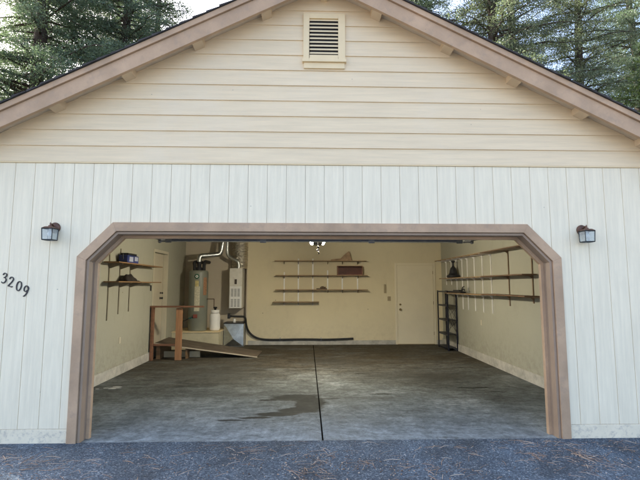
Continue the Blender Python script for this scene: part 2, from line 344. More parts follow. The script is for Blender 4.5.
# ------------------------------------------------------------------ garage building
G = thing('garage_building', 'cream and white gabled garage with a wide open doorway', 'garage')
IA, IC, ZC, ZT = 2.50, 2.197, 1.857, 2.167
def octp(d, flip=True):
    a = IA-d; zc = ZC-0.414*d; c = IC-0.414*d; t = ZT-d
    L = [(-a, 0.0), (-a, zc), (-c, t), (c, t), (a, zc), (a, 0.0)]
    return L
def ring(d1, d2, y0, y1, z0=0.0):
    A, B = octp(d1), octp(d2); m = MB()
    for i in range(5):
        q = [A[i], A[i+1], B[i+1], B[i]]
        q = [(x, max(z, z0)) for x, z in q]
        m.hexa([(x, y0, z) for x, z in q], [(x, y1, z) for x, z in q])
    return m
def ring_parts(d1, d2, y0, y1, gap=0.0008):
    A, B = octp(d1), octp(d2); out = []
    for i in range(5):
        q = [Vector((x, 0, z)) for x, z in (A[i], A[i+1], B[i+1], B[i])]
        c = sum(q, Vector())/4
        out.append(MB().hexa([(v.x, y0, v.z) for v in q], [(v.x, y1, v.z) for v in q]))
    return out
TR = 0.0948
for k, m in enumerate(ring_parts(-TR, 0.0, -0.032, 0.0)): m.build('door_casing', TAUPE, G, bevel=0.0025)
for m in ring_parts(0.004, 0.030, -0.012, 0.115): m.build('door_jamb', TAUPE_D, G, bevel=0.002)
for m in ring_parts(0.004, 0.062, 0.115, 0.165): m.build('door_stop', TAUPE, G, bevel=0.002)
# framed wall behind the siding: piers and header
SH = WALLS
HZ = 2.92
A = octp(-0.001)
fw = MB()
for s in (-1, 1):
    x = [s*3.66, s*IA]; x.sort(); fw.box(x[0], x[1], 0.004, 0.12, 0.0, ZC)
    fw.prism_y([(s*3.66, ZC), (s*IA, ZC), (s*IC, ZT), (s*IC, HZ), (s*3.66, HZ)][::s], 0.004, 0.12)
fw.box(-IC, IC, 0.004, 0.12, ZT, HZ)
fw.prism_y([(-3.66, HZ), (3.66, HZ), (3.66, 3.08), (0, 4.93), (-3.66, 3.08)], 0.004, 0.12)
fw.build('front_wall_frame', SH, G)
# vertical grooved siding panels
PITCH = 0.2075; x = 0.015-18*PITCH
def zlow(x):
    x = abs(x)
    o = TR*0.5; a = IA+o; c = IC+0.414*o; zc = ZC+0.414*o; t = ZT+o
    if x >= a: return 0.143
    if x <= c: return t
    return t-(x-c)/(a-c)*(t-zc)
o_ = TR*0.5; BR = [-(IA+o_), -(IC+0.414*o_), IC+0.414*o_, IA+o_]
sd_ = MB()
while x < 3.74:
    a, b2 = max(x+0.0022, -3.72), min(x+PITCH-0.0022, 3.72)
    cuts = [a]+[c for c in BR if a < c < b2]+[b2]
    for p, q in zip(cuts, cuts[1:]):
        if q-p < 0.0005: continue
        e = 1e-6
        zp, zq = zlow(p+e if p != -(IA+o_) else p+e), zlow(q-e)
        yj = -0.011
        sd_.hexa([(p, yj, zp), (q, yj, zq), (q, yj, 2.905), (p, yj, 2.905)], [(p, 0.0, zp), (q, 0.0, zq), (q, 0.0, 2.905), (p, 0.0, 2.905)])
    x += PITCH
sd_.build('vertical_siding', SIDING, G, bevel=0.0015)
# groove backing
bk = MB()
BKM = mk('groove_paint', (0.62, 0.58, 0.50), 0.8, 0.1)
for s in (-1, 1):
    p = [(s*3.72, 0.143), (s*(IA+o_), 0.143), (s*(IA+o_), zlow(2.5472)), (s*(IC+0.0196), ZT+o_), (s*(IC+0.0196), 2.905), (s*3.72, 2.905)]
    bk.prism_y(p[::s], -0.004, 0.003)
bk.box(-(IC+0.0196), IC+0.0196, -0.004, 0.003, ZT+o_, 2.905)
bk.build('siding_backing', BKM, G)
for s in (-1, 1):
    x0, x1 = sorted((s*3.72, s*(IA+TR+0.001)))
    MB().box(x0, x1, -0.014, 0.003, 0.0, 0.140).build('skirt_board', SKIRT, G, bevel=0.004)
# drip strip where lap siding meets the panels
MB().box(-3.74, 3.74, -0.022, 0.002, 2.907, 2.921).build('drip_strip', CREAMTRIM, G, bevel=0.003)
# lap boards
RS = 0.4975; RB = 4.877           # rake slope and underside height at the ridge
z = 2.9215; gs = MB(); H = 0.1783; hw = 3.74; TOPR = RB+0.0985
while z < TOPR-0.02:
    z1 = min(z+H+0.006, TOPR-0.004)
    wb = min(hw, (TOPR-z)/RS); wt = min(hw, (TOPR-z1)/RS)
    yb = -0.0215; yt = -0.009
    gs.hexa([(-wb, yb, z), (wb, yb, z), (wt, yt, z1), (-wt, yt, z1)], [(-wb, 0.0, z), (wb, 0.0, z), (wt, 0.0, z1), (-wt, 0.0, z1)])
    z += H
gs.build('lap_siding', GABLE, G, bevel=0.002)
# gable vent
v = MB().box(-0.222, -0.153, -0.045, -0.006, 4.118, 4.66); v.box(0.172, 0.250, -0.045, -0.006, 4.118, 4.66); v.box(-0.153, 0.172, -0.045, -0.006, 4.600, 4.66)
v.box(-0.153, 0.172, -0.045, -0.006, 4.118, 4.165)
vt = v.build('gable_vent', CREAMTRIM, G, bevel=0.003)
MB().box(-0.232, 0.260, -0.062, -0.006, 4.078, 4.116).build('vent_sill', CREAMTRIM, vt, bevel=0.003)
MB().box(-0.215, 0.243, -0.040, -0.006, 4.010, 4.077).build('vent_apron', CREAMTRIM, vt, bevel=0.003)
MB().box(-0.153, 0.172, -0.0265, -0.0215, 4.165, 4.60).build('vent_screen', BLACK, vt)
for k in range(10):
    zz = 4.176+k*0.0435
    MB().hexa([(-0.153, -0.044, zz), (0.172, -0.044, zz), (0.172, -0.044, zz+0.006), (-0.153, -0.044, zz+0.006)],
              [(-0.153, -0.027, zz+0.024), (0.172, -0.027, zz+0.024), (0.172, -0.027, zz+0.030), (-0.153, -0.027, zz+0.030)]).build('vent_slat', CREAMTRIM, vt)
# roof
def sl(x): return RB-RS*abs(x)
EX = 4.35
for s in (-1, 1):
    def rk(z0, z1, y0, y1, xa=0.0, xb=EX):
        a = [(s*xa, sl(xa)+z0), (s*xb, sl(xb)+z0), (s*xb, sl(xb)+z1), (s*xa, sl(xa)+z1)]
        return MB().prism_y(a[::s], y0, y1)
    rk(0, 0.168, -0.24, -0.20, 0.001).build('rake_board', TAUPE, G, bevel=0.003)
    rk(0.171, 0.236, -0.262, -0.20, 0.001).build('rake_trim', TAUPE, G, bevel=0.003, label='narrower brown strip capping the rake board')
    rk(0.10, 0.17, -0.20, 7.75, 0.001).build('roof_deck', SOFFIT, G)
    # shingle courses
    sh = MB(); L = 0.14; u = 0.0
    while u < EX:
        xa, xb = u, min(u+L, EX+0.03)
        t0 = 0.239
        a = [(s*xa, sl(xa)+t0), (s*xb, sl(xb)+t0), (s*xb, sl(xb)+t0+0.024), (s*xa, sl(xa)+t0+0.008)]
        sh.prism_y(a[::s], -0.275-rnd.uniform(0, 0.012), 7.8); u += L
    sh.build('shingles', SHINGLE, G)
    MB().box(*sorted((s*(EX-0.02), s*(EX+0.02))), -0.2, 7.75, sl(EX)-0.02, sl(EX)+0.16).build('eave_fascia', TAUPE, G)
# outriggers under the overhang
for xx in (-3.60, -2.86, -2.12, -1.375, -0.632, 0.595, 1.39, 2.13, 2.87, 3.57):
    s = 1 if xx > 0 else -1; wv = 0.052
    a = [(xx-wv, sl(xx-wv)+0.028), (xx+wv, sl(xx+wv)+0.028), (xx+wv, sl(xx+wv)+0.098), (xx-wv, sl(xx-wv)+0.098)]
    MB().prism_y(a, -0.199, -0.006).build('outrigger', mk('outrigger_paint', (0.66, 0.51, 0.33), 0.7, 0.12), G, bevel=0.003)
MB().box(-0.022, 0.045, -0.199, -0.006, RB-0.06, RB+0.075).build('ridge_beam', CREAMTRIM, G, bevel=0.003)
MB().box(-0.055, 0.055, -0.27, 7.8, RB+0.2375, RB+0.268).build('ridge_cap', SHINGLE, G)
# side and rear walls
YB, YR = 7.25, 7.45; XR = -1.80
sw = MB(); sw.box(-3.66, -3.54, 0.121, 5.0, 0, 3.08); sw.box(-3.66, -3.54, 5.87, YR+0.12, 0, 3.08); sw.box(-3.66, -3.54, 5.0, 5.87, 2.325, 3.08); sw.box(-3.66, -3.54, 5.0, 5.87, 0, 0.28)
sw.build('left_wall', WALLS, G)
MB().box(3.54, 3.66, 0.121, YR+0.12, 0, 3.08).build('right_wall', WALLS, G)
MB().box(XR, 3.54, YB, YR+0.12, 0, 3.08).build('back_wall', WALLY, G)
MB().box(-3.54, XR-0.001, YR, YR+0.12, 0, 3.08).build('utility_wall', WALLG, G, label='greyer drywall behind the water heater')
MB().prism_y([(-3.66, 3.08), (3.66, 3.08), (0, 4.93)], YR, YR+0.12).build('rear_gable', SIDING, G)
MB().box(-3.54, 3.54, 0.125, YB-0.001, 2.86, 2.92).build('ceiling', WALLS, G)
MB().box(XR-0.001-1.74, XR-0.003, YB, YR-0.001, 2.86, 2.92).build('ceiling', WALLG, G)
for s in (-1, 1):
    MB().box(*sorted((s*3.661, s*3.675)), 0.0, YR+0.13, 0.05, 3.07).build('side_siding', SIDING, G)
    x0, x1 = sorted((s*3.539, s*3.515))
    MB().box(x0, x1, 0.166, (4.9 if s < 0 else YB-0.001), 0.0, 0.17).build('foundation_curb', CURB, G, bevel=0.006)
MB().box(XR+0.05, 2.235, YB-0.03, YB-0.001, 0, 0.115).build('foundation_curb', CURB, G, bevel=0.006)
MB().box(3.36, 3.514, YB-0.03, YB-0.001, 0, 0.115).build('foundation_curb', CURB, G, bevel=0.006)
# drywall seams and patches on the back wall as faint raised bands
MB().box(XR-0.02, XR+0.012, YB-0.012, YB+0.01, 0.0, 2.86).build('corner_bead', WALLG, G)
# rear entry door
D = MB().box(2.30, 3.29, YB-0.012, YB-0.002, 0.012, 2.135).build('entry_door', DOORP, G, bevel=0.002)
def kn(par, c, ax, sgn, r=0.028):
    m = MB(); pr = [(0.001, 0), (r*1.15, 0), (r*1.15, 0.006), (r*0.4, 0.008), (r*0.4, 0.03), (r*0.9, 0.036), (r, 0.05), (r*0.75, 0.064), (0.001, 0.068)]
    m.lathe([(a, -b) for a, b in pr], c, 16, 'y') if ax == 'y' else m.lathe(pr, c, 16, 'z')
    if ax == 'x': m.v = [(c[0]+sgn*(z-c[2]), y, c[2]+(x_-c[0])) for x_, y, z in m.v]
    return m.build('door_knob', BRASS if par is D else BLACK, par)
kn(D, (2.375, YB-0.013, 0.935), 'y', 1); 
MB().lathe([(0.001, 0), (0.027, 0), (0.027, -0.02), (0.001, -0.022)], (2.375, YB-0.013, 1.07), 16, 'y').build('deadbolt', BRASS, D)
c = MB().box(2.235, 2.292, YB-0.022, YB-0.002, 0.0, 2.205); c.build('door_frame', DOORP, G, bevel=0.003)
MB().box(3.298, 3.355, YB-0.022, YB-0.002, 0.0, 2.205).build('door_frame', DOORP, G, bevel=0.003)
MB().box(2.292, 3.298, YB-0.022, YB-0.002, 2.145, 2.205).build('door_frame', DOORP, G, bevel=0.003)
MB().box(2.292, 3.298, YB-0.05, YB-0.001, 0.0, 0.011).build('door_sill', BRASS, G)
for hz_ in (0.25, 1.07, 1.9): MB().box(3.286, 3.300, YB-0.018, YB-0.0125, hz_, hz_+0.09).build('door_hinge', BRASS, D)
# raised door in left wall
DOORP2 = mk('side_frame_paint', (0.56, 0.51, 0.39), 0.5, 0.06)
D2 = MB().box(-3.655, -3.62, 5.0, 5.855, 0.285, 2.32).build('entry_door', mk('side_door_paint', (0.52, 0.46, 0.35), 0.5, 0.05, 2), G, bevel=0.002, label='raised side door above the wooden ramp')
kn(D2, (-3.619, 5.70, 1.29), 'x', 1); kn(D2, (-3.619, 5.70, 1.41), 'x', 1, 0.022)
MB().box(-3.618, -3.528, 5.858, 5.872, 0.285, 2.32).build('door_frame', DOORP2, G)
MB().box(-3.539, -3.526, 4.935, 4.995, 0.285, 2.39).build('door_frame', DOORP2, G, bevel=0.002)
MB().box(-3.539, -3.526, 5.873, 5.935, 0.285, 2.39).build('door_frame', DOORP2, G, bevel=0.002)
MB().box(-3.539, -3.526, 4.995, 5.873, 2.33, 2.39).build('door_frame', DOORP2, G, bevel=0.002)
MB().box(-3.539, -3.53, 4.80, 4.87, 1.47, 1.59).build('switch_plate', BLACK, G, bevel=0.002)
MB().box(2.03, 2.12, YB-0.010, YB-0.001, 1.17, 1.29).build('switch_plate', PLATE, G, bevel=0.002)
bl = MB().box(1.935, 1.99, YB-0.035, YB-0.001, 1.38, 1.62).build('intercom_box', PLATE, G, bevel=0.004)
MB().box(2.46-5.0, 2.52-5.0, YB-0.02, YB-0.001, 1.0, 1.1) if False else None
# outlet plates low on side walls
MB().box(-3.539, -3.532, 3.35, 3.42, 1.0-0.45, 1.11-0.45).build('outlet_plate', DOORP2, G, bevel=0.002)
MB().box(3.532, 3.539, 4.55, 4.62, 0.75, 0.86).build('outlet_plate', DOORP2, G, bevel=0.002)
# open sectional overhead door lying on its tracks
OD = thing('overhead_door', 'raised sectional overhead door lying on ceiling tracks above the opening', 'garage door')
dz = 2.375
for k in range(4):
    y0 = 0.40+k*0.545
    pn = MB().box(-2.44, 2.44, y0, y0+0.54, dz, dz+0.04).build('door_panel', mk('overhead_door_paint', (0.34, 0.33, 0.31), 0.6, 0.1), OD, bevel=0.004)
    for q in range(6):
        xx = -2.28+q*0.912; MB().box(xx-0.03, xx+0.03, y0+0.02, y0+0.52, dz-0.012, dz-0.001).build('stile', STEELD, pn)
st = MB().box(-2.42, 2.36, 2.50, 2.575, dz-0.055, dz-0.013)
st.build('strut', mk('grey_strut_steel', (0.20, 0.21, 0.25), 0.5, 0.2, 6, metal=0.3), OD, bevel=0.006)
MB().box(-2.42, 2.36, 2.475, 2.60, dz-0.064, dz-0.0555).build('strut_lip', mk('pale_zinc', (0.55, 0.56, 0.56), 0.4, 0.2, 9, metal=0.4), OD)
for xx in (-2.45, -0.9, 0.9, 2.38):
    MB().box(xx-0.05, xx+0.05, 2.49, 2.50, dz-0.085, dz-0.014).build('hinge', STEELD, OD)
for s in (-1, 1):
    m = MB().tube([(s*2.46, 2.53, dz-0.06), (s*2.60, 2.53, dz-0.06)], 0.012); m.lathe([(0.001, -0.01), (0.03, -0.01), (0.03, 0.01), (0.001, 0.01)], (s*2.6, 2.53, dz-0.06), 16, 'y')
    m.build('roller', STEELD, OD)
    T = thing('door_track', 'curved steel track for the overhead door along the ' + ('left' if s < 0 else 'right') + ' wall', 'door track', group='overhead door tracks')
    pa = [(s*2.60, 0.2, 2.0), (s*2.60, 0.22, 2.18), (s*2.60, 0.30, 2.29), (s*2.60, 0.45, 2.335), (s*2.60, 1.2, 2.34), (s*2.60, 2.9, 2.36)]
    m = MB(); sp_ = smooth_path(pa, 5)
    for a, b2 in zip(sp_, sp_[1:]):
        m.tube([a, b2], 0.026, 4, smooth=False)
    m.build('rail', STEELD, T)
    MB().box(s*2.60-0.02, s*2.60+0.02, 2.82, 2.86, 2.36, 2.859).build('hanger', GALV, T)
    MB().box(*sorted((s*2.64, s*2.60)), 1.4, 1.44, 2.37, 2.859).build('hanger', GALV, T)
    MB().tube([(s*2.66, 0.35, 2.45), (s*2.66, 2.75, 2.42)], 0.022, 12).build('spring', BLACK, T)
    MB().tube([(s*2.75, 0.2, 2.52), (s*2.70, 2.9, 2.44)], 0.006, 6).build('cable', STEELD, T)
# ------------------------------------------------------------------ opener (lit)
OP = thing('door_opener', 'ceiling garage door opener with two lit lamps and a hanging cord', 'opener', (0.02, 3.1, 2.34))
MB().box(-0.088, 0.088, -0.02, 0.42, 0.0, 0.105).build('housing', BLACK, OP, bevel=0.012)
MB().box(-0.10, 0.10, 0.0, 0.40, 0.1055, 0.135).build('mount_plate', GALV, OP)
MB().box(-0.025, 0.025, -2.9, 0.0, 0.136, 0.16).build('rail', STEELD, OP)
for s in (-1, 1):
    MB().hexa([(s*0.09, -0.015, 0.012), (s*0.118, -0.015, 0.012), (s*0.156, -0.015, 0.082), (s*0.09, -0.015, 0.082)][::s],
              [(s*0.09, 0.36, 0.012), (s*0.118, 0.36, 0.012), (s*0.156, 0.36, 0.082), (s*0.09, 0.36, 0.082)][::s]).build('lamp_lens', LENS, OP)
    MB().box(*sorted((s*0.09, s*0.16)), -0.03, 0.34, 0.084, 0.104).build('lamp_hood', mk('grey_hood', (0.25, 0.25, 0.25), 0.5), OP, bevel=0.005)
    MB().box(s*0.08-0.01, s*0.08+0.01, 0.18, 0.22, 0.136, 0.519).build('hanger', GALV, OP)
cd = MB().tube([(0.0, -0.05, 0.13), (0.0, -0.05, -0.05)], 0.004, 6)
for k in range(4):
    cd.tube(smooth_path([(-0.02+k*0.01, -0.05+0.01*k, -0.03), (0.022-k*0.01, -0.05, -0.08+0.005*k), (-0.026+k*0.014, -0.05+0.01*k, -0.125), (0.024, -0.05, -0.165-0.006*k), (0.0, -0.05, -0.185)], 5), 0.006, 6)
cd.build('cord', BLACK, OP)
# ------------------------------------------------------------------ wall lanterns
def lantern(x, label):
    T = thing('wall_lantern', label, 'wall lamp', (x, -0.0115, 2.20), group='porch lanterns beside the garage door')
    MB().lathe([(0.001, 0.0), (0.055, 0.0), (0.057, -0.008), (0.048, -0.020), (0.03, -0.028), (0.001, -0.030)], (0, 0, 0), 28, 'y').build('backplate', BRONZE, T)
    cy = -0.092; cz = -0.138; zt = -0.018; hb, ht = 0.050, 0.055
    MB().tube(smooth_path([(0, -0.02, 0.0), (0, -0.045, 0.022), (0, -0.075, 0.030), (0, cy, 0.012)], 5), 0.009, 10).build('arm', BRONZE, T)
    lid = MB(); k_ = ht+0.004
    lid.hexa([(-k_, cy-k_, zt), (k_, cy-k_, zt), (k_, cy+k_, zt), (-k_, cy+k_, zt)],
             [(-0.036, cy-0.036, zt+0.018), (0.036, cy-0.036, zt+0.018), (0.036, cy+0.036, zt+0.018), (-0.036, cy+0.036, zt+0.018)])
    lid.lathe([(0.022, zt+0.018), (0.018, zt+0.032), (0.006, zt+0.036), (0.008, zt+0.05), (0.001, zt+0.068)], (0, cy, 0), 12)
    lid.build('lid', BRONZE, T, bevel=0.002)
    fr = MB()
    for sx in (-1, 1):
        for sy in (-1, 1):
            fr.tube([(sx*hb, cy+sy*hb, cz), (sx*ht, cy+sy*ht, zt)], 0.0048, 4, smooth=False)
    for zz, h in ((cz, hb), (zt-0.004, ht)):
        for a, b2 in (((-1, -1), (1, -1)), ((1, -1), (1, 1)), ((1, 1), (-1, 1)), ((-1, 1), (-1, -1))):
            fr.tube([(a[0]*h, cy+a[1]*h, zz), (b2[0]*h, cy+b2[1]*h, zz)], 0.0052, 4, smooth=False)
    fr.build('frame', IRON, T)
    e = 0.003
    for ax, s in (('x', -1), ('x', 1), ('y', -1), ('y', 1)):
        a, b2 = hb-e, ht-e
        if ax == 'x': q = [(s*a, cy-a, cz), (s*a, cy+a, cz), (s*b2, cy+b2, zt), (s*b2, cy-b2, zt)]; off = Vector((-s*0.003, 0, 0))
        else: q = [(-a, cy+s*a, cz), (a, cy+s*a, cz), (b2, cy+s*b2, zt), (-b2, cy+s*b2, zt)]; off = Vector((0, -s*0.003, 0))
        MB().hexa(q, [Vector(p)+off for p in q]).build('pane', GLASS, T)
    bb = MB().lathe([(0.001, -0.105), (0.016, -0.095), (0.024, -0.075), (0.016, -0.052), (0.011, -0.042), (0.011, -0.02)], (0, cy, 0), 16)
    bb.build('bulb', mk('frosted_bulb', (0.85, 0.85, 0.82), 0.3, 0.02, bst=0), T)
    return T
lantern(-2.845, 'bronze glass lantern left of the garage opening, above the house numbers')
lantern(2.845, 'bronze glass lantern on the white siding right of the garage opening')
# ------------------------------------------------------------------ house numbers, swept like brush strokes
def stroke_digit(ch, h):
    W = 0.6*h; L = []
    if ch == '3': L = [[(0.08, 0.80), (0.28, 1.0), (0.62, 0.98), (0.72, 0.80), (0.55, 0.62), (0.30, 0.55)], [(0.30, 0.55), (0.62, 0.52), (0.80, 0.32), (0.65, 0.08), (0.35, -0.02), (0.05, 0.10)]]
    if ch == '2': L = [[(0.06, 0.76), (0.22, 0.97), (0.52, 1.0), (0.72, 0.82), (0.60, 0.56), (0.30, 0.26), (0.05, 0.03)], [(0.05, 0.03), (0.30, 0.07), (0.60, 0.0), (0.86, 0.08)]]
    if ch == '0': L = [[(0.45, 0.98), (0.15, 0.85), (0.04, 0.50), (0.18, 0.12), (0.45, 0.0), (0.72, 0.15), (0.84, 0.50), (0.70, 0.86), (0.45, 0.98)]]
    if ch == '9': L = [[(0.78, 0.72), (0.62, 0.97), (0.30, 0.97), (0.10, 0.72), (0.22, 0.45), (0.52, 0.42), (0.76, 0.62)], [(0.80, 0.90), (0.80, 0.55), (0.66, 0.20), (0.40, -0.05), (0.18, -0.10)]]
    m = MB()
    for li, l in enumerate(L):
        pts = smooth_path([(x*W, 0, z*h) for x, z in l], 8); k = len(pts)
        vs = []; 
        for i, p in enumerate(pts):
            t = (pts[min(i+1, k-1)]-pts[max(i-1, 0)]).normalized(); nn = Vector((t.z, 0, -t.x))
            # broad-nib pen: thick where the stroke runs down, thin where it runs across
            wd = h*(0.030+0.040*abs(t.z*0.9+t.x*0.35)); 
            e_ = min(i, k-1-i)/3.0; wd *= min(1, 0.45+0.55*e_)
            for sgn in (-1, 1):
                for y in (-0.006-0.0004*li, 0.0): vs.append(p+nn*wd*sgn+Vector((0, y, 0)))
        fs = []
        for i in range(k-1):
            a = i*4; b2 = a+4
            fs += [(a, a+2, b2+2, b2), (a+1, b2+1, b2+3, a+3), (a, b2, b2+1, a+1), (a+2, a+3, b2+3, b2+2)]
        fs += [(0, 1, 3, 2), ((k-1)*4, (k-1)*4+2, (k-1)*4+3, (k-1)*4+1)]
        m.add(vs, fs)
    return m
HN = thing('house_number', 'black house number 3209 stepping down the white siding', 'house number', (-3.25, -0.0115, 1.6))
for ch, (x, z, lean) in zip('3209', ((-3.368, 1.622, -0.1), (-3.296, 1.582, -0.1), (-3.212, 1.541, -0.1), (-3.140, 1.492, -0.1))):
    o = stroke_digit(ch, 0.100).build('digit', BLACK, HN); o.location = (x+3.25, 0, z-1.6); o.rotation_euler = (0, 0.16, 0)

# ------------------------------------------------------------------ utility corner
PF = thing('utility_platform', 'cream raised platform under the water heater', 'platform')
MB().box(-3.538, -2.37, 6.42, 7.448, 0.0, 0.415).build('base', mk('platform_paint', (0.60, 0.53, 0.36), 0.7, 0.15, 3, dirt=(0.35, 0.3, 0.2), dirt_amt=0.6, dscale=4), PF, bevel=0.004)
MB().box(-3.538, -2.35, 6.39, 7.448, 0.416, 0.44).build('top', CREAMTRIM, PF, bevel=0.004)
WH = thing('water_heater', 'tall grey green gas water heater standing on the cream platform', 'water heater', (-2.985, 6.74, 0.44))
MB().lathe([(0.001, 0.0), (0.225, 0.0), (0.235, 0.02), (0.235, 0.10), (0.240, 0.105), (0.240, 1.45), (0.236, 1.50), (0.215, 1.53), (0.001, 1.54)], seg=48).build('tank', GREENG, WH)
def arc_plate(r, a0, a1, z0, z1, seg=12, t=0.003):
    m = MB(); vs = []
    for i in range(seg+1):
        a = a0+(a1-a0)*i/seg
        for rr in (r, r+t):
            for z in (z0, z1): vs.append((rr*math.cos(a), rr*math.sin(a), z))
    fs = []
    for i in range(seg):
        a = i*4; b2 = a+4; fs += [(a+2, b2+2, b2+3, a+3), (a, a+1, b2+1, b2), (a+1, a+3, b2+3, b2+1), (a, b2, b2+2, a+2)]
    fs += [(0, 2, 3, 1), (seg*4, seg*4+1, seg*4+3, seg*4+2)]
    return m.add(vs, fs, False)
A0 = -math.pi/2
arc_plate(0.2405, A0-0.16, A0+0.38, 0.50, 1.12).build('label', LABEL, WH)
arc_plate(0.2405, A0-0.12, A0+0.25, 1.12, 1.27).build('label', mk('energy_label', (0.60, 0.50, 0.22), 0.6, 0.3, 30), WH)
arc_plate(0.2405, A0+0.75, A0+1.2, 0.9, 1.35).build('label', LABELR, WH)
dk = MB().lathe([(0.001, -0.006), (0.062, -0.006), (0.062, 0.0)], (0.01, -0.241, 1.375), 24, 'y'); dk.build('round_sticker', mk('green_sticker', (0.01, 0.10, 0.06), 0.4, 0.1), WH)
MB().lathe([(0.016, -0.0015), (0.034, -0.0015)], (0.01, -0.2475, 1.375), 20, 'y').build('sticker_ring', WMETAL, WH)
MB().lathe([(0.08, 1.54), (0.08, 1.60), (0.055, 1.63), (0.055, 1.78)], seg=20).build('draft_hood', BLACK, WH)
hp = MB()
for s in (-1, 1):
    hp.tube(smooth_path([(s*0.12, 0.02, 1.53), (s*0.12, 0.02, 1.66), (s*0.13, 0.04, 1.74), (s*0.10, 0.30, 1.78), (s*0.10, 0.70, 1.78)], 5), 0.045, 12)
hp.build('insulated_pipe', RUBBER, WH)
cb = MB().box(-0.05, 0.05, -0.275, -0.238, 0.33, 0.42); cb.build('gas_valve', mk('valve_red', (0.25, 0.07, 0.05), 0.5, 0.2), WH, bevel=0.006)
MB().tube(smooth_path([(-0.04, -0.26, 0.36), (-0.14, -0.29, 0.33), (-0.25, -0.27, 0.27), (-0.36, -0.2, 0.25)], 6), 0.010, 8).build('gas_line', BLACK, WH)
MB().box(-0.15, -0.08, -0.30, -0.27, 0.315, 0.345).build('gas_cock', mk('teal_handle', (0.02, 0.10, 0.10), 0.5, 0.1), WH, bevel=0.004)
rp = MB().tube(smooth_path([(0.23, -0.05, 0.66+0.14), (0.30, -0.06, 0.80), (0.42, -0.06, 0.80)], 5), 0.010, 8); rp.tube([(0.42, -0.06, 0.805), (0.42, -0.06, 0.57)], 0.010, 8)
rp.build('copper_pipe', mk('aged_copper', (0.12, 0.07, 0.045), 0.5, 0.3, 20, metal=0.6), WH)
FL = thing('flue_pipe', 'galvanised flue pipe running from the water heater up to the ceiling', 'flue pipe')
MB().tube(smooth_path([(-2.985, 6.74, 2.20), (-2.985, 6.74, 2.29), (-2.96, 6.75, 2.345), (-2.88, 6.78, 2.365), (-2.60, 6.88, 2.395), (-2.50, 6.92, 2.43), (-2.46, 6.93, 2.52), (-2.43, 6.93, 2.70), (-2.42, 6.93, 2.859)], 6), 0.062, 16).build('pipe', GALV, FL)
MB().lathe([(0.058, 0), (0.058, 0.03)], (-2.985, 6.74, 2.22), 20).build('collar', GALV, FL)
FU = thing('furnace', 'slim white wall furnace with louvred front above a sheet metal box', 'furnace', (-2.055, 6.9, 0.0))
MB().box(-0.165, 0.165, 0.0, 0.52, 0.99, 2.04).build('cabinet', FURN, FU, bevel=0.006)
pn = MB().box(-0.15, 0.158, -0.012, -0.001, 1.00, 1.56).build('lower_panel', mk('furnace_panel_white', (0.80, 0.79, 0.76), 0.4, 0.05), FU, bevel=0.004)
for r0, r1 in ((1.03, 1.25), (1.30, 1.52)):
    for k in range(3):
        xx = -0.118+k*0.085
        for q in range(int((r1-r0)/0.03)):
            MB().box(xx, xx+0.062, -0.016, -0.013, r0+q*0.03, r0+q*0.03+0.018).build('louvre', FURNG, pn)
MB().box(-0.03, 0.03, -0.012, -0.001, 1.62, 1.75).build('sight_door', mk('sight_dark', (0.05, 0.035, 0.025), 0.5, 0.1), FU, bevel=0.003)
MB().box(-0.145, 0.145, -0.006, -0.001, 1.80, 2.01).build('upper_panel', FURN, FU, bevel=0.003)
MB().tube(smooth_path([(0.06, 0.05, 2.04), (0.06, 0.05, 2.15), (0.02, 0.05, 2.23), (-0.16, 0.06, 2.33), (-0.24, 0.07, 2.42), (-0.255, 0.07, 2.60), (-0.25, 0.07, 2.859)], 6), 0.045, 14).build('vent_pipe', GALV, FU)
dc = MB(); prof = []
for k in range(40): prof.append((0.205+0.012*math.sin(k*1.9)+0.008*(k % 2), 2.04+k*0.021))
dc.lathe(prof, (0.05, 0.335, 0), 28); dc.build('foil_duct', FOIL, FU)
pb = MB(); pb.box(-0.295, 0.225, 0.05, 0.50, 0.0, 0.585); pb.build('return_box', GALV, FU)
# cross-broken front of the sheet-metal box: a shallow pyramid
e = MB(); e.add([(-0.285, 0.048, 0.01), (0.215, 0.048, 0.01), (0.215, 0.048, 0.575), (-0.285, 0.048, 0.575), (-0.035, 0.0, 0.20), (-0.285, 0.0495, 0.01), (0.215, 0.0495, 0.01), (0.215, 0.0495, 0.575), (-0.285, 0.0495, 0.575)],
      [(0, 1, 4), (1, 2, 4), (2, 3, 4), (3, 0, 4), (8, 7, 6, 5), (0, 5, 6, 1), (1, 6, 7, 2), (2, 7, 8, 3), (3, 8, 5, 0)])
e.build('box_cover', mk('bright_sheet_metal', (0.66, 0.69, 0.69), 0.3, 0.2, 9, metal=1.0, bs=30, bst=0.2, dirt=(0.45, 0.46, 0.46), dirt_amt=0.5, dscale=6), FU)
MB().box(-0.305, 0.235, 0.03, 0.52, 0.586, 0.61).build('box_flange', BLACK, FU, bevel=0.003)
MB().lathe([(0.03, 0.61), (0.04, 0.63), (0.03, 0.70), (0.02, 0.72)], (-0.04, 0.15, 0), 16).build('pump_fitting', WMETAL, FU)
MB().box(-0.20, -0.13, 0.0, 0.10, 0.72, 0.85).build('valve', BLACK, FU, bevel=0.01)
HO = thing('drain_hose', 'black insulated hose from the furnace along the foot of the back wall', 'hose')
MB().tube(smooth_path([(-2.20, 6.93, 0.785), (-2.0, 6.93, 0.775), (-1.86, 6.95, 0.77), (-1.80, 7.0, 0.72), (-1.775, 7.1, 0.50), (-1.70, 7.16, 0.33), (-1.55, 7.18, 0.21), (-1.35, 7.185, 0.155), (-1.0, 7.19, 0.14), (-0.3, 7.19, 0.15), (0.4, 7.19, 0.142), (1.08, 7.19, 0.165)], 6), 0.027, 12).build('hose', RUBBER, HO)
for xx in (-0.9, 0.2): MB().box(xx, xx+0.02, 7.17, 7.249, 0.105, 0.19).build('strap', STEELD, HO)
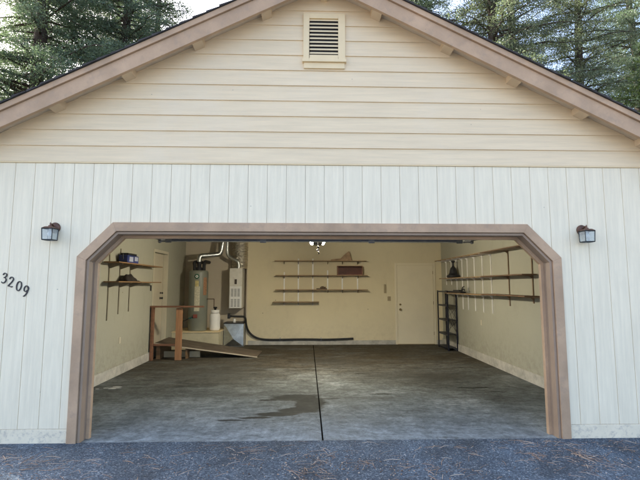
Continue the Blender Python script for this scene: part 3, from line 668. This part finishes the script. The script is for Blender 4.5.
TK = thing('expansion_tank', 'small white steel tank with a valve beside the water heater', 'tank', (-2.53, 6.68, 0.44))
MB().lathe([(0.001, 0.0), (0.10, 0.0), (0.125, 0.03), (0.132, 0.06), (0.132, 0.36), (0.12, 0.41), (0.085, 0.45), (0.045, 0.465), (0.035, 0.49), (0.001, 0.495)], seg=32).build('tank', WMETAL, TK)
MB().lathe([(0.03, 0.485), (0.03, 0.56), (0.05, 0.56), (0.05, 0.60), (0.001, 0.605)], seg=12).build('valve', BLACK, TK)
cg = MB().lathe([(0.090, 0.43), (0.108, 0.43), (0.108, 0.52), (0.100, 0.525), (0.100, 0.44), (0.090, 0.43)], seg=28)
cg.build('collar', WMETAL, TK)

# ------------------------------------------------------------------ ramp and handrail
RP = thing('wooden_ramp', 'dark plywood ramp rising left to the raised side door', 'ramp')
def sheet(p, t):  # four top corners, thickness t
    return MB().hexa([(a, b2, c2-t) for a, b2, c2 in p], p)
sheet([(-3.45, 4.985, 0.355), (-1.27, 5.20, 0.022), (-1.25, 5.99, 0.022), (-3.45, 5.92, 0.365)], 0.018).build('deck', PLY, RP)
MB().hexa([(-3.45, 4.965, 0.325), (-1.29, 5.18, 0.0), (-1.27, 5.199, 0.0), (-3.45, 4.984, 0.325)], [(-3.45, 4.965, 0.348), (-1.27, 5.18, 0.019), (-1.27, 5.199, 0.019), (-3.45, 4.984, 0.348)]).build('edge_strip', EDGE, RP)
MB().box(-3.44, -3.36, 5.05, 5.86, 0.0, 0.32).build('support', WOODB, RP); MB().box(-2.82, -2.78, 5.08, 5.86, 0.0, 0.235).build('support', WOODB, RP)
MB().box(-3.35, -2.55, 5.28, 5.32, 0.0, 0.13).build('plank', mk('cream_scrap_plank', (0.58, 0.48, 0.30), 0.7, 0.15), RP, bevel=0.003)
HR = thing('handrail', 'rough timber handrail with an orange brown post in front of the ramp', 'handrail', (-3.0, 4.85, 0.0))
MB().box(-0.505, -0.455, -0.02, 0.07, 0.0, 1.115).build('post', WOODR, HR, bevel=0.003)
MB().box(0.01, 0.155-0.01, 0.03, 0.07, 0.0, 1.10).build('post', WOODO, HR, bevel=0.003, label='orange brown middle post')
MB().box(-0.53, 0.60, -0.035, 0.075, 1.116, 1.15).build('rail', WOODR, HR, bevel=0.003)
MB().box(-0.454, 0.009, 0.035, 0.068, 0.30, 0.34).build('brace', WOODR, HR, bevel=0.002)

# ------------------------------------------------------------------ shelving
def std_bracket_x(m, x, y, z, d):   # bracket arm from back wall towards -y
    m.prism_x([(y, z), (y-d, z), (y-d, z-0.012), (y-0.02, z-0.07), (y, z-0.07)], x-0.007, x+0.007)
SB = thing('wall_shelves', 'thin brown shelf boards on white standards across the back wall', 'shelves', (0.2, YB-0.002, 0))
def board(par, x0, x1, z, d=0.26, mat=SHELF):
    return MB().box(x0, x1, -d, -0.02, z-0.018, z).build('shelf', mat, par, bevel=0.002)
for x0, x1, z in ((-1.25, 1.23, 2.255), (-1.22, 1.26, 1.865), (-1.22, 1.26, 1.48), (-1.28, -0.05, 1.155)): board(SB, x0, x1, z)
for x, z0, z1 in ((-0.995, 1.05, 1.95), (-0.61, 1.05, 2.32), (-0.215, 1.05, 2.32), (0.19, 1.42, 2.0), (0.59, 1.42, 1.95), (1.01, 1.42, 1.95)):
    MB().box(x-0.017, x+0.017, -0.014, 0.0, z0, z1).build('standard', WMETAL, SB)
for x in (-0.995, -0.61, -0.215, 0.19, 0.59, 1.01):
    for z in (2.236, 1.846, 1.461)+((1.136,) if x < 0 else ()):
        m = MB(); std_bracket_x(m, x, -0.015, z, 0.2); m.build('bracket', mk('dark_bracket', (0.16, 0.11, 0.06), 0.5, 0.2), SB)
CRT = thing('wooden_crate', 'dark red open wooden crate on the second back wall shelf', 'crate', (0.985, YB-0.13, 1.866))
c = MB().box(-0.34, 0.34, -0.10, 0.10, 0.0, 0.015); c.box(-0.34, 0.34, -0.10, 0.10, 0.235, 0.25); c.box(-0.34, -0.325, -0.10, 0.10, 0.0155, 0.2345); c.box(0.325, 0.34, -0.10, 0.10, 0.0155, 0.2345)
c.build('frame', CRATEB, CRT); MB().box(-0.324, 0.324, 0.08, 0.10, 0.016, 0.234).build('back', CRATE, CRT)
MB().box(-0.324, 0.324, -0.07, -0.055, 0.016, 0.19).build('front', CRATE, CRT)
DW = MB(); sil = [(-0.30, 0), (-0.28, 0.035), (-0.16, 0.05), (-0.02, 0.06), (0.04, 0.13), (0.12, 0.20), (0.20, 0.26), (0.24, 0.20), (0.25, 0.10), (0.29, 0.0)]
DW.prism_y(sil, -0.05, 0.02); o = DW.build('cardboard_offcut', TAN, None, bevel=0.012); o.location = (0.76, YB-0.13, 2.256)
tag(o, 'tan triangular offcut resting on the top back wall shelf', 'offcut')
TO = MB(); TO.box(-0.15, 0.14, -0.03, 0.03, 0.0, 0.03); TO.tube([(-0.05, 0, 0.045), (0.10, 0.0, 0.05)], 0.022, 10); TO.box(-0.02, 0.05, -0.025, 0.025, 0.035, 0.085)
o = TO.build('hand_tool', mk('greasy_brown', (0.12, 0.07, 0.035), 0.6, 0.3), None, bevel=0.003); o.location = (0.23, YB-0.14, 1.481); tag(o, 'small dark tool lying on the third back wall shelf', 'tool')
# left wall shelves
SL = thing('wall_shelves', 'two brown shelves on dark standards on the left wall', 'shelves', (-3.538, 3.7, 0))
for y0, y1, z in ((-1.12, 1.05, 1.985), (-1.1, 1.0, 1.66)): MB().box(0.02, 0.27, y0, y1, z-0.02, z).build('shelf', mk('amber_shelf', (0.27, 0.15, 0.06), 0.6, 0.25, 3, (9, 1, 9), 20, 0.3), SL, bevel=0.002)
for y, zb, zt in ((-0.88, 1.0, 2.25), (-0.45, 1.08, 2.25), (0.0, 1.10, 2.1)):
    MB().box(0.0, 0.012, y-0.012, y+0.012, zb, zt).build('standard', mk('dull_standard', (0.20, 0.17, 0.12), 0.5, 0.2), SL)
    for z in (1.964, 1.639):
        MB().prism_y([(0.013, z), (0.23, z), (0.23, z-0.012), (0.03, z-0.085), (0.013, z-0.085)], y-0.008, y+0.008).build('bracket', mk('dull_standard', (0.2, 0.17, 0.12)), SL)
RD = thing('portable_cooler', 'blue and white boxy case on the upper left wall shelf', 'case', (-3.42, 3.34, 1.986)); RD.scale = (0.8, 0.85, 0.95)
MB().box(-0.10, 0.10, -0.30, 0.30, 0.0, 0.15).build('body', BLUE, RD, bevel=0.02)
MB().box(-0.085, 0.085, -0.24, 0.22, 0.151, 0.19).build('lid', BLACK, RD, bevel=0.012)
MB().box(0.101, 0.108, -0.22, -0.02, 0.03, 0.12).build('front_label', PALE, RD, bevel=0.002); MB().box(0.101, 0.106, 0.06, 0.24, 0.05, 0.13).build('front_label', PALE, RD, bevel=0.002)
MB().tube([(0.0, -0.301, 0.07), (0.0, -0.31, 0.12), (0.0, -0.31, 0.17)], 0.012, 8).build('handle', BLACK, RD)
BG = MB(); vs = []; nn, mm_ = 20, 10
for i in range(nn+1):
    for j in range(mm_+1):
        u = i/nn; v_ = j/mm_; hgt = 0.15*math.sin(math.pi*v_)**0.6*(math.sin(math.pi*min(1, u*1.15+0.02))**0.7 if u*1.15+0.02 < 1 else 0.12)+0.012*math.sin(u*17+v_*9)
        vs.append((-0.10+0.2*v_, -0.35+0.70*u, max(0.0, hgt)))
BG.add(vs, [(i*(mm_+1)+j, (i+1)*(mm_+1)+j, (i+1)*(mm_+1)+j+1, i*(mm_+1)+j+1) for i in range(nn) for j in range(mm_)], True)
BG.box(-0.09, 0.09, -0.33, 0.30, 0.0005, 0.02)
o = BG.build('soft_bag', DARKC); o.location = (-3.42, 3.42, 1.661); o.scale = (0.85, 0.85, 0.9); tag(o, 'dark slumped cloth bag on the lower left wall shelf', 'bag')
# right wall shelves
RW = 3.538
def right_unit(name_label, ys, brackets, smat, bmat, levels, zb, d=0.27):
    T = thing('wall_shelves', name_label, 'shelves', (RW, 0, 0))
    for z, y0, y1 in levels: MB().box(-d, -0.02, y0, y1, z-0.02, z).build('shelf', smat, T, bevel=0.002)
    for k, y in enumerate(ys):
        MB().box(-0.014, 0.0, y-0.013, y+0.013, zb[k], 2.30).build('standard', bmat, T)
        for z, y0, y1 in levels:
            if y0-0.05 < y < y1+0.05:
                MB().prism_y([(-0.015, z-0.021), (-d+0.01, z-0.021), (-d+0.01, z-0.030), (-0.06, z-0.036), (-0.015, z-0.075)], y-0.004, y+0.004).build('bracket', bmat, T)
    return T
DB = mk('dark_brown_board', (0.17, 0.095, 0.05), 0.55, 0.3, 3, (9, 1, 9), 20, 0.3)
right_unit('dark brown shelves on brown standards nearest the door on the right wall', (2.12, 2.38, 3.22), None, DB, mk('brown_standard', (0.20, 0.13, 0.08), 0.5, 0.2), ((2.25, 2.20, 3.86), (1.78, 2.20, 3.86), (1.43, 2.15, 3.86)), (1.42, 1.30, 1.22))
right_unit('pale shelves with white brackets on the far right wall', (3.98, 4.42, 4.86, 5.28, 5.62, 6.0, 6.4, 6.8), None, SHELF, WMETAL, ((2.25, 3.88, 6.95), (1.775, 3.88, 6.6), (1.415, 3.88, 6.2)), (1.03, 1.03, 1.03, 1.03, 1.03, 1.3, 1.6, 1.6))
BL = thing('black_pendant_lamp', 'black bell shaped lamp standing on the middle right wall shelf', 'lamp', (3.40, 5.86, 1.776))
MB().lathe([(0.001, 0.0), (0.13, 0.0), (0.16, 0.02), (0.165, 0.05), (0.12, 0.075), (0.095, 0.12), (0.085, 0.18), (0.065, 0.235), (0.035, 0.27), (0.022, 0.30)], seg=24).build('shade', BLACK, BL)
MB().lathe([(0.022, 0.30), (0.018, 0.36), (0.045, 0.385), (0.055, 0.41), (0.001, 0.415)], seg=16).build('stem', BLACK, BL)
CL = MB(); CL.box(-0.05, 0.07, -0.55, 0.45, 0.0, 0.035); CL.tube(smooth_path([(0, -0.5, 0.04), (0.0, -0.58, 0.09), (0, -0.68, 0.07)], 5), 0.014, 8); CL.tube(smooth_path([(0, -0.45, 0.04), (0.0, -0.55, 0.13), (0, -0.64, 0.15)], 5), 0.012, 8); CL.box(-0.04, 0.05, -0.4, 0.0, 0.036, 0.07)
o = CL.build('tool_bundle', BLACK, None, bevel=0.004); o.location = (3.38, 5.75, 1.416); tag(o, 'black clamp like tools lying on the lowest right wall shelf', 'tools')
# metal rack
MR = thing('metal_rack', 'narrow black metal shelving rack with cross braces in the far right corner', 'rack', (3.40, 6.42, 0))
for sx in (-0.13, 0.12):
    for sy in (-0.40, 0.40):
        m = MB(); a = 1 if sx < 0 else -1; b2 = 1 if sy < 0 else -1
        m.box(*sorted((sx, sx+a*0.035)), sy-0.002*b2, sy+0.002*b2 if b2 > 0 else sy+0.002, 0, 1.46) if False else None
        m.box(*sorted((sx, sx+a*0.004)), *sorted((sy, sy+b2*0.035)), 0, 1.46); m.box(*sorted((sx+a*0.0045, sx+a*0.036)), *sorted((sy, sy+b2*0.004)), 0, 1.46)
        m.build('post', BLUEB, MR)
for z in (0.04, 0.37, 0.72, 1.08, 1.43):
    m = MB().box(-0.124, 0.114, -0.394, 0.394, z+0.018, z+0.022)
    m.box(-0.125, -0.121, -0.394, 0.394, z-0.012, z+0.0175); m.box(0.111, 0.115, -0.394, 0.394, z-0.012, z+0.0175)
    m.build('shelf', BLUEB, MR)
for a, b2 in (((-0.40, 0.40), (0.40, 0.74)), ((0.40, 0.40), (-0.40, 0.74)), ((-0.40, 0.74), (0.40, 1.08)), ((0.40, 0.74), (-0.40, 1.08))):
    MB().tube([(0.126, a[0], a[1]), (0.126, b2[0], b2[1])], 0.004, 5).build('brace', BLUEB, MR)
for za, zb_ in ((0.40, 1.08), (1.08, 0.40)):
    MB().tube([(-0.12, -0.405, za), (0.11, -0.405, zb_)], 0.004, 5).build('brace', BLUEB, MR)
# flakes on the slab
o = MB().prism_x([(0, 0)], 0, 0).build('x', BLACK) if False else None
pc = MB(); 
for k in range(7):
    cx, cy, r = rnd.uniform(-3.42, -2.95), rnd.uniform(2.3, 2.46), rnd.uniform(0.02, 0.07)
    p = [(cx+r*1.6*math.cos(a*1.047+k)*rnd.uniform(0.6, 1), cy+r*0.6*math.sin(a*1.047+k)*rnd.uniform(0.6, 1)) for a in range(6)]
    pc.add([(a, b2, 0.001) for a, b2 in p]+[(a, b2, 0.004+0.0006*k) for a, b2 in p], [tuple(range(5, -1, -1)), tuple(range(6, 12))]+[(i, (i+1) % 6, (i+1) % 6+6, i+6) for i in range(6)])
tag(pc.build('paint_flakes', mk('pale_flake', (0.55, 0.53, 0.48), 0.8)), 'pale flakes lying on the concrete near the left wall', 'flakes')
pc.v = []

# ------------------------------------------------------------------ pine needle litter
def needles(name, mat, count, clusters, seed, lmin, lmax, wd):
    rs = np.random.RandomState(seed)
    k = int(count*0.72)
    ci = rs.randint(0, len(clusters), k); C_ = np.array(clusters)
    px = np.concatenate([C_[ci, 0]+rs.randn(k)*C_[ci, 2], rs.uniform(-4.2, 4.2, count-k)])
    py = np.concatenate([C_[ci, 1]+rs.randn(k)*C_[ci, 3], rs.uniform(-3.5, -0.02, count-k)])
    base = np.concatenate([rs.randn(k)*0.7+C_[ci, 4], rs.uniform(0, 6.28, count-k)])
    V = []; Fc = []
    for x, y, a in zip(px, py, base):
        if y > -0.03 or y < -5: continue
        L = rs.uniform(lmin, lmax); bend = rs.uniform(-0.5, 0.5); w_ = wd*rs.uniform(0.6, 1.2); z0 = 0.0
        cx, cy, aa = x, y, a; b0 = len(V); segs = 4
        for s_ in range(segs+1):
            nx_, ny_ = -math.sin(aa)*w_, math.cos(aa)*w_
            z_ = z0+0.003+0.006*math.sin(math.pi*s_/segs)*rs.uniform(0.2, 1.6)
            tp = 1-0.6*abs(2*s_/segs-1)**3
            V += [(cx+nx_*tp, cy+ny_*tp, z_), (cx-nx_*tp, cy-ny_*tp, z_), (cx, cy, z_+w_)]
            cx += math.cos(aa)*L/segs; cy += math.sin(aa)*L/segs; aa += bend/segs
        if cy > -0.03: 
            V = V[:b0]; continue
        for s_ in range(segs):
            q = b0+3*s_; Fc += [(q, q+3, q+5, q+2), (q+2, q+5, q+4, q+1), (q+1, q+4, q+3, q)]
    m = MB(); m.v = V; m.f = Fc; m.sm = [False]*len(Fc)
    return struct(m.build(name, mat), 'stuff')
rs0 = random.Random(5)
cl = [(-3.1, -0.35, 0.25, 0.10, 0.2), (-2.0, -0.45, 0.35, 0.12, 0.1), (-0.75, -0.25, 0.22, 0.06, 0.4), (-0.2, -0.55, 0.3, 0.1, 0.3), (1.2, -0.25, 0.35, 0.07, 0.2), (2.3, -0.22, 0.3, 0.09, 0.1), (2.05, -0.10, 0.2, 0.04, 0.3), (3.2, -0.3, 0.4, 0.12, 0.5), (0.3, -0.6, 0.3, 0.08, 0.2), (-1.3, -0.7, 0.5, 0.15, 0.6), (2.9, -0.7, 0.5, 0.2, 0), (-3.4, -0.75, 0.3, 0.15, 0.3)]
for _ in range(26): cl.append((rs0.uniform(-4, 4), rs0.uniform(-2.6, -0.1), rs0.uniform(0.08, 0.35), rs0.uniform(0.03, 0.12), rs0.uniform(-0.6, 1.2)))
def leafy(name, a, b2, c_):
    m = bpy.data.materials.new(name); n, b, o = nodes(m); g_ = N(n, 'ShaderNodeNewGeometry')
    n.links.new(ramp(n, g_.outputs['Random Per Island'], ((0.0, a), (0.6, b2), (1.0, c_))), b.inputs['Base Color']); b.inputs['Roughness'].default_value = 0.7; return m
tag(needles('pine_needles', leafy('fallen_needle', (0.14, 0.08, 0.05), (0.36, 0.23, 0.14), (0.60, 0.50, 0.38)), 1150, cl, 3, 0.07, 0.17, 0.0019), 'brown pine needles scattered in drifts over the asphalt', 'pine needles')
# twigs, bark bits and bud scales
def bits():
    rs = np.random.RandomState(11); m = MB()
    for _ in range(2600):
        if rs.rand() < 0.55:
            c_ = cl[rs.randint(len(cl))]; x, y = c_[0]+rs.randn()*c_[2]*1.3, c_[1]+rs.randn()*c_[3]*1.5
        else: x, y = rs.uniform(-4.2, 4.2), -abs(rs.exponential(0.9))-0.03
        if y > -0.03 or y < -4: continue
        a = rs.rand()*6.28; l = rs.uniform(0.002, 0.009); w_ = rs.uniform(0.0015, 0.0045); h = rs.uniform(0.002, 0.005)
        ca, sa = math.cos(a), math.sin(a)
        q = [(x+ca*u*l-sa*v_*w_, y+sa*u*l+ca*v_*w_) for u, v_ in ((-1, -1), (1, -0.6), (0.8, 1), (-0.7, 0.8))]
        m.hexa([(a_, b_, -0.004) for a_, b_ in q], [(a_, b_, h) for a_, b_ in q])
    return m
tag(struct(bits().build('litter', leafy('bark_bits', (0.05, 0.035, 0.03), (0.26, 0.17, 0.11), (0.50, 0.42, 0.34))), 'stuff'), 'small bark bits, scales and grit strewn over the driveway', 'litter')

# ------------------------------------------------------------------ trees
def conifer(seed, Hh, Rr, z_first, nb, leaves_per, llen, lwid, droop, up, sparse=0.0):
    rs = np.random.RandomState(seed); tr = MB(); P = []; Q = []
    lean = rs.randn(2)*0.012
    def tp(z): return np.array([lean[0]*z+0.08*math.sin(z*0.35+seed), lean[1]*z+0.08*math.cos(z*0.31+seed), z])
    r0 = 0.012*Hh+0.05
    zz = np.linspace(0, Hh*0.985, 24)
    tr.tube([tp(z) for z in zz], [max(0.012, r0*(1-z/Hh)**0.85) for z in zz], 10)
    for i in range(nb):
        t = (i+rs.rand())/nb; z = z_first+(Hh*0.97-z_first)*t
        az = i*2.39996+rs.randn()*0.3; env = (1-t)**0.75*(0.75+0.25*min(1, t*6))
        L = Rr*env*rs.uniform(0.45, 1.2)+0.25
        d = np.array([math.cos(az), math.sin(az), 0]); slope = up*(0.2+0.8*t)+rs.randn()*0.16
        n_ = 7; pts = []
        for k in range(n_+1):
            s_ = k/n_; pts.append(tp(z)+d*L*s_+np.array([0, 0, L*(slope*s_-droop*s_*s_)])+np.array([math.sin(k*1.3+i)*0.04*L*s_, math.cos(k*1.7+i)*0.04*L*s_, 0]))
        br = 0.010+0.016*L
        tr.tube(pts, [br*(1-0.85*k/n_) for k in range(n_+1)], 5)
        # side sprays
        ns = max(4, int(L*5.5))
        for j in range(ns):
            if rs.rand() < sparse: continue
            s_ = 0.18+0.82*(j+rs.rand())/ns; k = min(n_-1, int(s_*n_)); fr_ = s_*n_-k
            p0 = pts[k]*(1-fr_)+pts[k+1]*fr_
            side = 1 if j % 2 else -1; sa = az+side*rs.uniform(0.5, 1.2)
            sl_ = (0.22+0.42*L*0.35*(1-s_*0.6))*rs.uniform(0.5, 1.6)
            dd = np.array([math.cos(sa), math.sin(sa), rs.uniform(-0.35, 0.15)-droop*0.6])
            e_ = p0+dd*sl_; 
            if sl_ > 0.35: tr.tube([p0, e_], [0.007, 0.003], 3, cap=False)
            m_ = max(3, int(leaves_per*sl_*rs.uniform(0.7, 1.2)))
            u = rs.rand(m_, 1); P.append(p0+dd*sl_*u+rs.randn(m_, 3)*np.array([0.14, 0.14, 0.13])); Q.append(np.repeat(dd[None]/np.linalg.norm(dd), m_, 0))
    P = np.concatenate(P); Q = np.concatenate(Q); n_ = len(P)
    dirs = Q*0.6+rs.randn(n_, 3)*0.55; dirs /= np.linalg.norm(dirs, axis=1)[:, None]
    sd2 = np.cross(dirs, rs.randn(n_, 3)); sd2 /= np.linalg.norm(sd2, axis=1)[:, None]
    ll = llen*rs.uniform(0.6, 1.3, (n_, 1)); ww = lwid*rs.uniform(0.6, 1.3, (n_, 1))
    V = np.empty((n_, 4, 3)); V[:, 0] = P-dirs*ll*0.5; V[:, 1] = P+sd2*ww*0.5-dirs*ll*0.05; V[:, 2] = P+dirs*ll*0.5; V[:, 3] = P-sd2*ww*0.5-dirs*ll*0.05
    me = bpy.data.meshes.new('crown'); me.vertices.add(n_*4); me.vertices.foreach_set('co', V.ravel())
    me.loops.add(n_*4); me.loops.foreach_set('vertex_index', np.arange(n_*4)); me.polygons.add(n_)
    me.polygons.foreach_set('loop_start', np.arange(0, n_*4, 4)); me.polygons.foreach_set('loop_total', np.full(n_, 4)); me.update()
    return tr, me
FIR = leaf_mat('fir_needles', (0.07, 0.12, 0.08), (0.17, 0.23, 0.15)); CED = leaf_mat('cedar_sprays', (0.07, 0.10, 0.06), (0.19, 0.22, 0.14)); OAK = leaf_mat('broad_leaves', (0.06, 0.10, 0.03), (0.14, 0.19, 0.06))
def make_tree(kind, label, loc, **k):
    T = thing('conifer_tree' if kind != 'oak' else 'broadleaf_tree', label, 'tree', loc, 'trees behind the garage')
    tr, me = conifer(**k); tr.build('trunk', BARK, T); me.materials.append({'fir': FIR, 'cedar': CED, 'oak': OAK}[kind])
    o = bpy.data.objects.new('crown', me); COL.objects.link(o); o.parent = T; return T
def copy_tree(T, loc, rz, sc, label):
    r = T.copy(); COL.objects.link(r); r.location = loc; r.rotation_euler = (0, 0, rz); r.scale = (sc, sc, sc); r['label'] = label
    for ch in list(T.children):
        c_ = ch.copy(); COL.objects.link(c_); c_.parent = r
    return r
t_fir = make_tree('fir', 'dense dark green fir, the leftmost of the trees behind the roof', (-13.4, 16.0, -0.06), seed=2, Hh=33, Rr=5.6, z_first=4, nb=340, leaves_per=105, llen=0.12, lwid=0.042, droop=0.28, up=0.28, sparse=0.14)
t_ced = make_tree('cedar', 'airy grey green cedar with sky showing through, right of the dark fir', (-9.1, 20, -0.06), seed=5, Hh=27, Rr=3.6, z_first=5, nb=230, leaves_per=85, llen=0.10, lwid=0.034, droop=0.25, up=0.42, sparse=0.1)
t_ced2 = make_tree('cedar', 'pale sunlit cedar in the middle of the trees right of the gable', (9.4, 16.5, -0.06), seed=9, Hh=31, Rr=5.0, z_first=4, nb=300, leaves_per=100, llen=0.11, lwid=0.04, droop=0.22, up=0.35, sparse=0.05)
t_oak = make_tree('oak', 'bright green leafy tree at the far right edge of the picture', (14.9, 12.5, -0.06), seed=12, Hh=12.6, Rr=3.4, z_first=2, nb=150, leaves_per=70, llen=0.15, lwid=0.09, droop=0.05, up=0.6)
copy_tree(t_fir, (-10.3, 18.5, -0.06), 2.1, 0.92, 'dark fir standing between the leftmost fir and the airy cedar')
copy_tree(t_ced, (-17.5, 22.0, -0.06), 1.0, 1.3, 'loose cedar half hidden behind the leftmost fir')
copy_tree(t_fir, (5.4, 20.0, -0.06), 4.0, 0.95, 'dark fir just right of the roof ridge')
copy_tree(t_ced, (12.8, 21.0, -0.06), 2.7, 1.2, 'tall cedar with long bare limbs beside the blue patch of sky')
copy_tree(t_ced2, (-15.5, 29.0, -0.06), 0.4, 1.12, 'distant cedar filling in behind the two dark firs on the left')
copy_tree(t_ced2, (8.0, 29.0, -0.06), 3.3, 1.15, 'distant cedar behind the sunlit one on the right')
copy_tree(t_fir, (-14.5, 6.8, -0.06), 0.7, 0.8, 'dark fir added beyond the left edge to shade the driveway')  # unseen tree, added to keep direct sun off the ground at the left
copy_tree(t_ced2, (15.3, 18.5, -0.06), 1.3, 0.9, 'cedar filling the sky between the sunlit cedar and the leafy tree at the right edge')
copy_tree(t_ced2, (5.0, 26.0, -0.06), 5.0, 1.0, 'pale cedar glimpsed just right of the ridge behind the dark fir')
copy_tree(t_fir, (21.5, 22.0, -0.06), 5.2, 0.95, 'dark fir beyond the bright leafy tree on the far right')
print('leaf faces', sum(len(o.data.polygons) for o in bpy.data.objects if o.name.startswith('crown')))
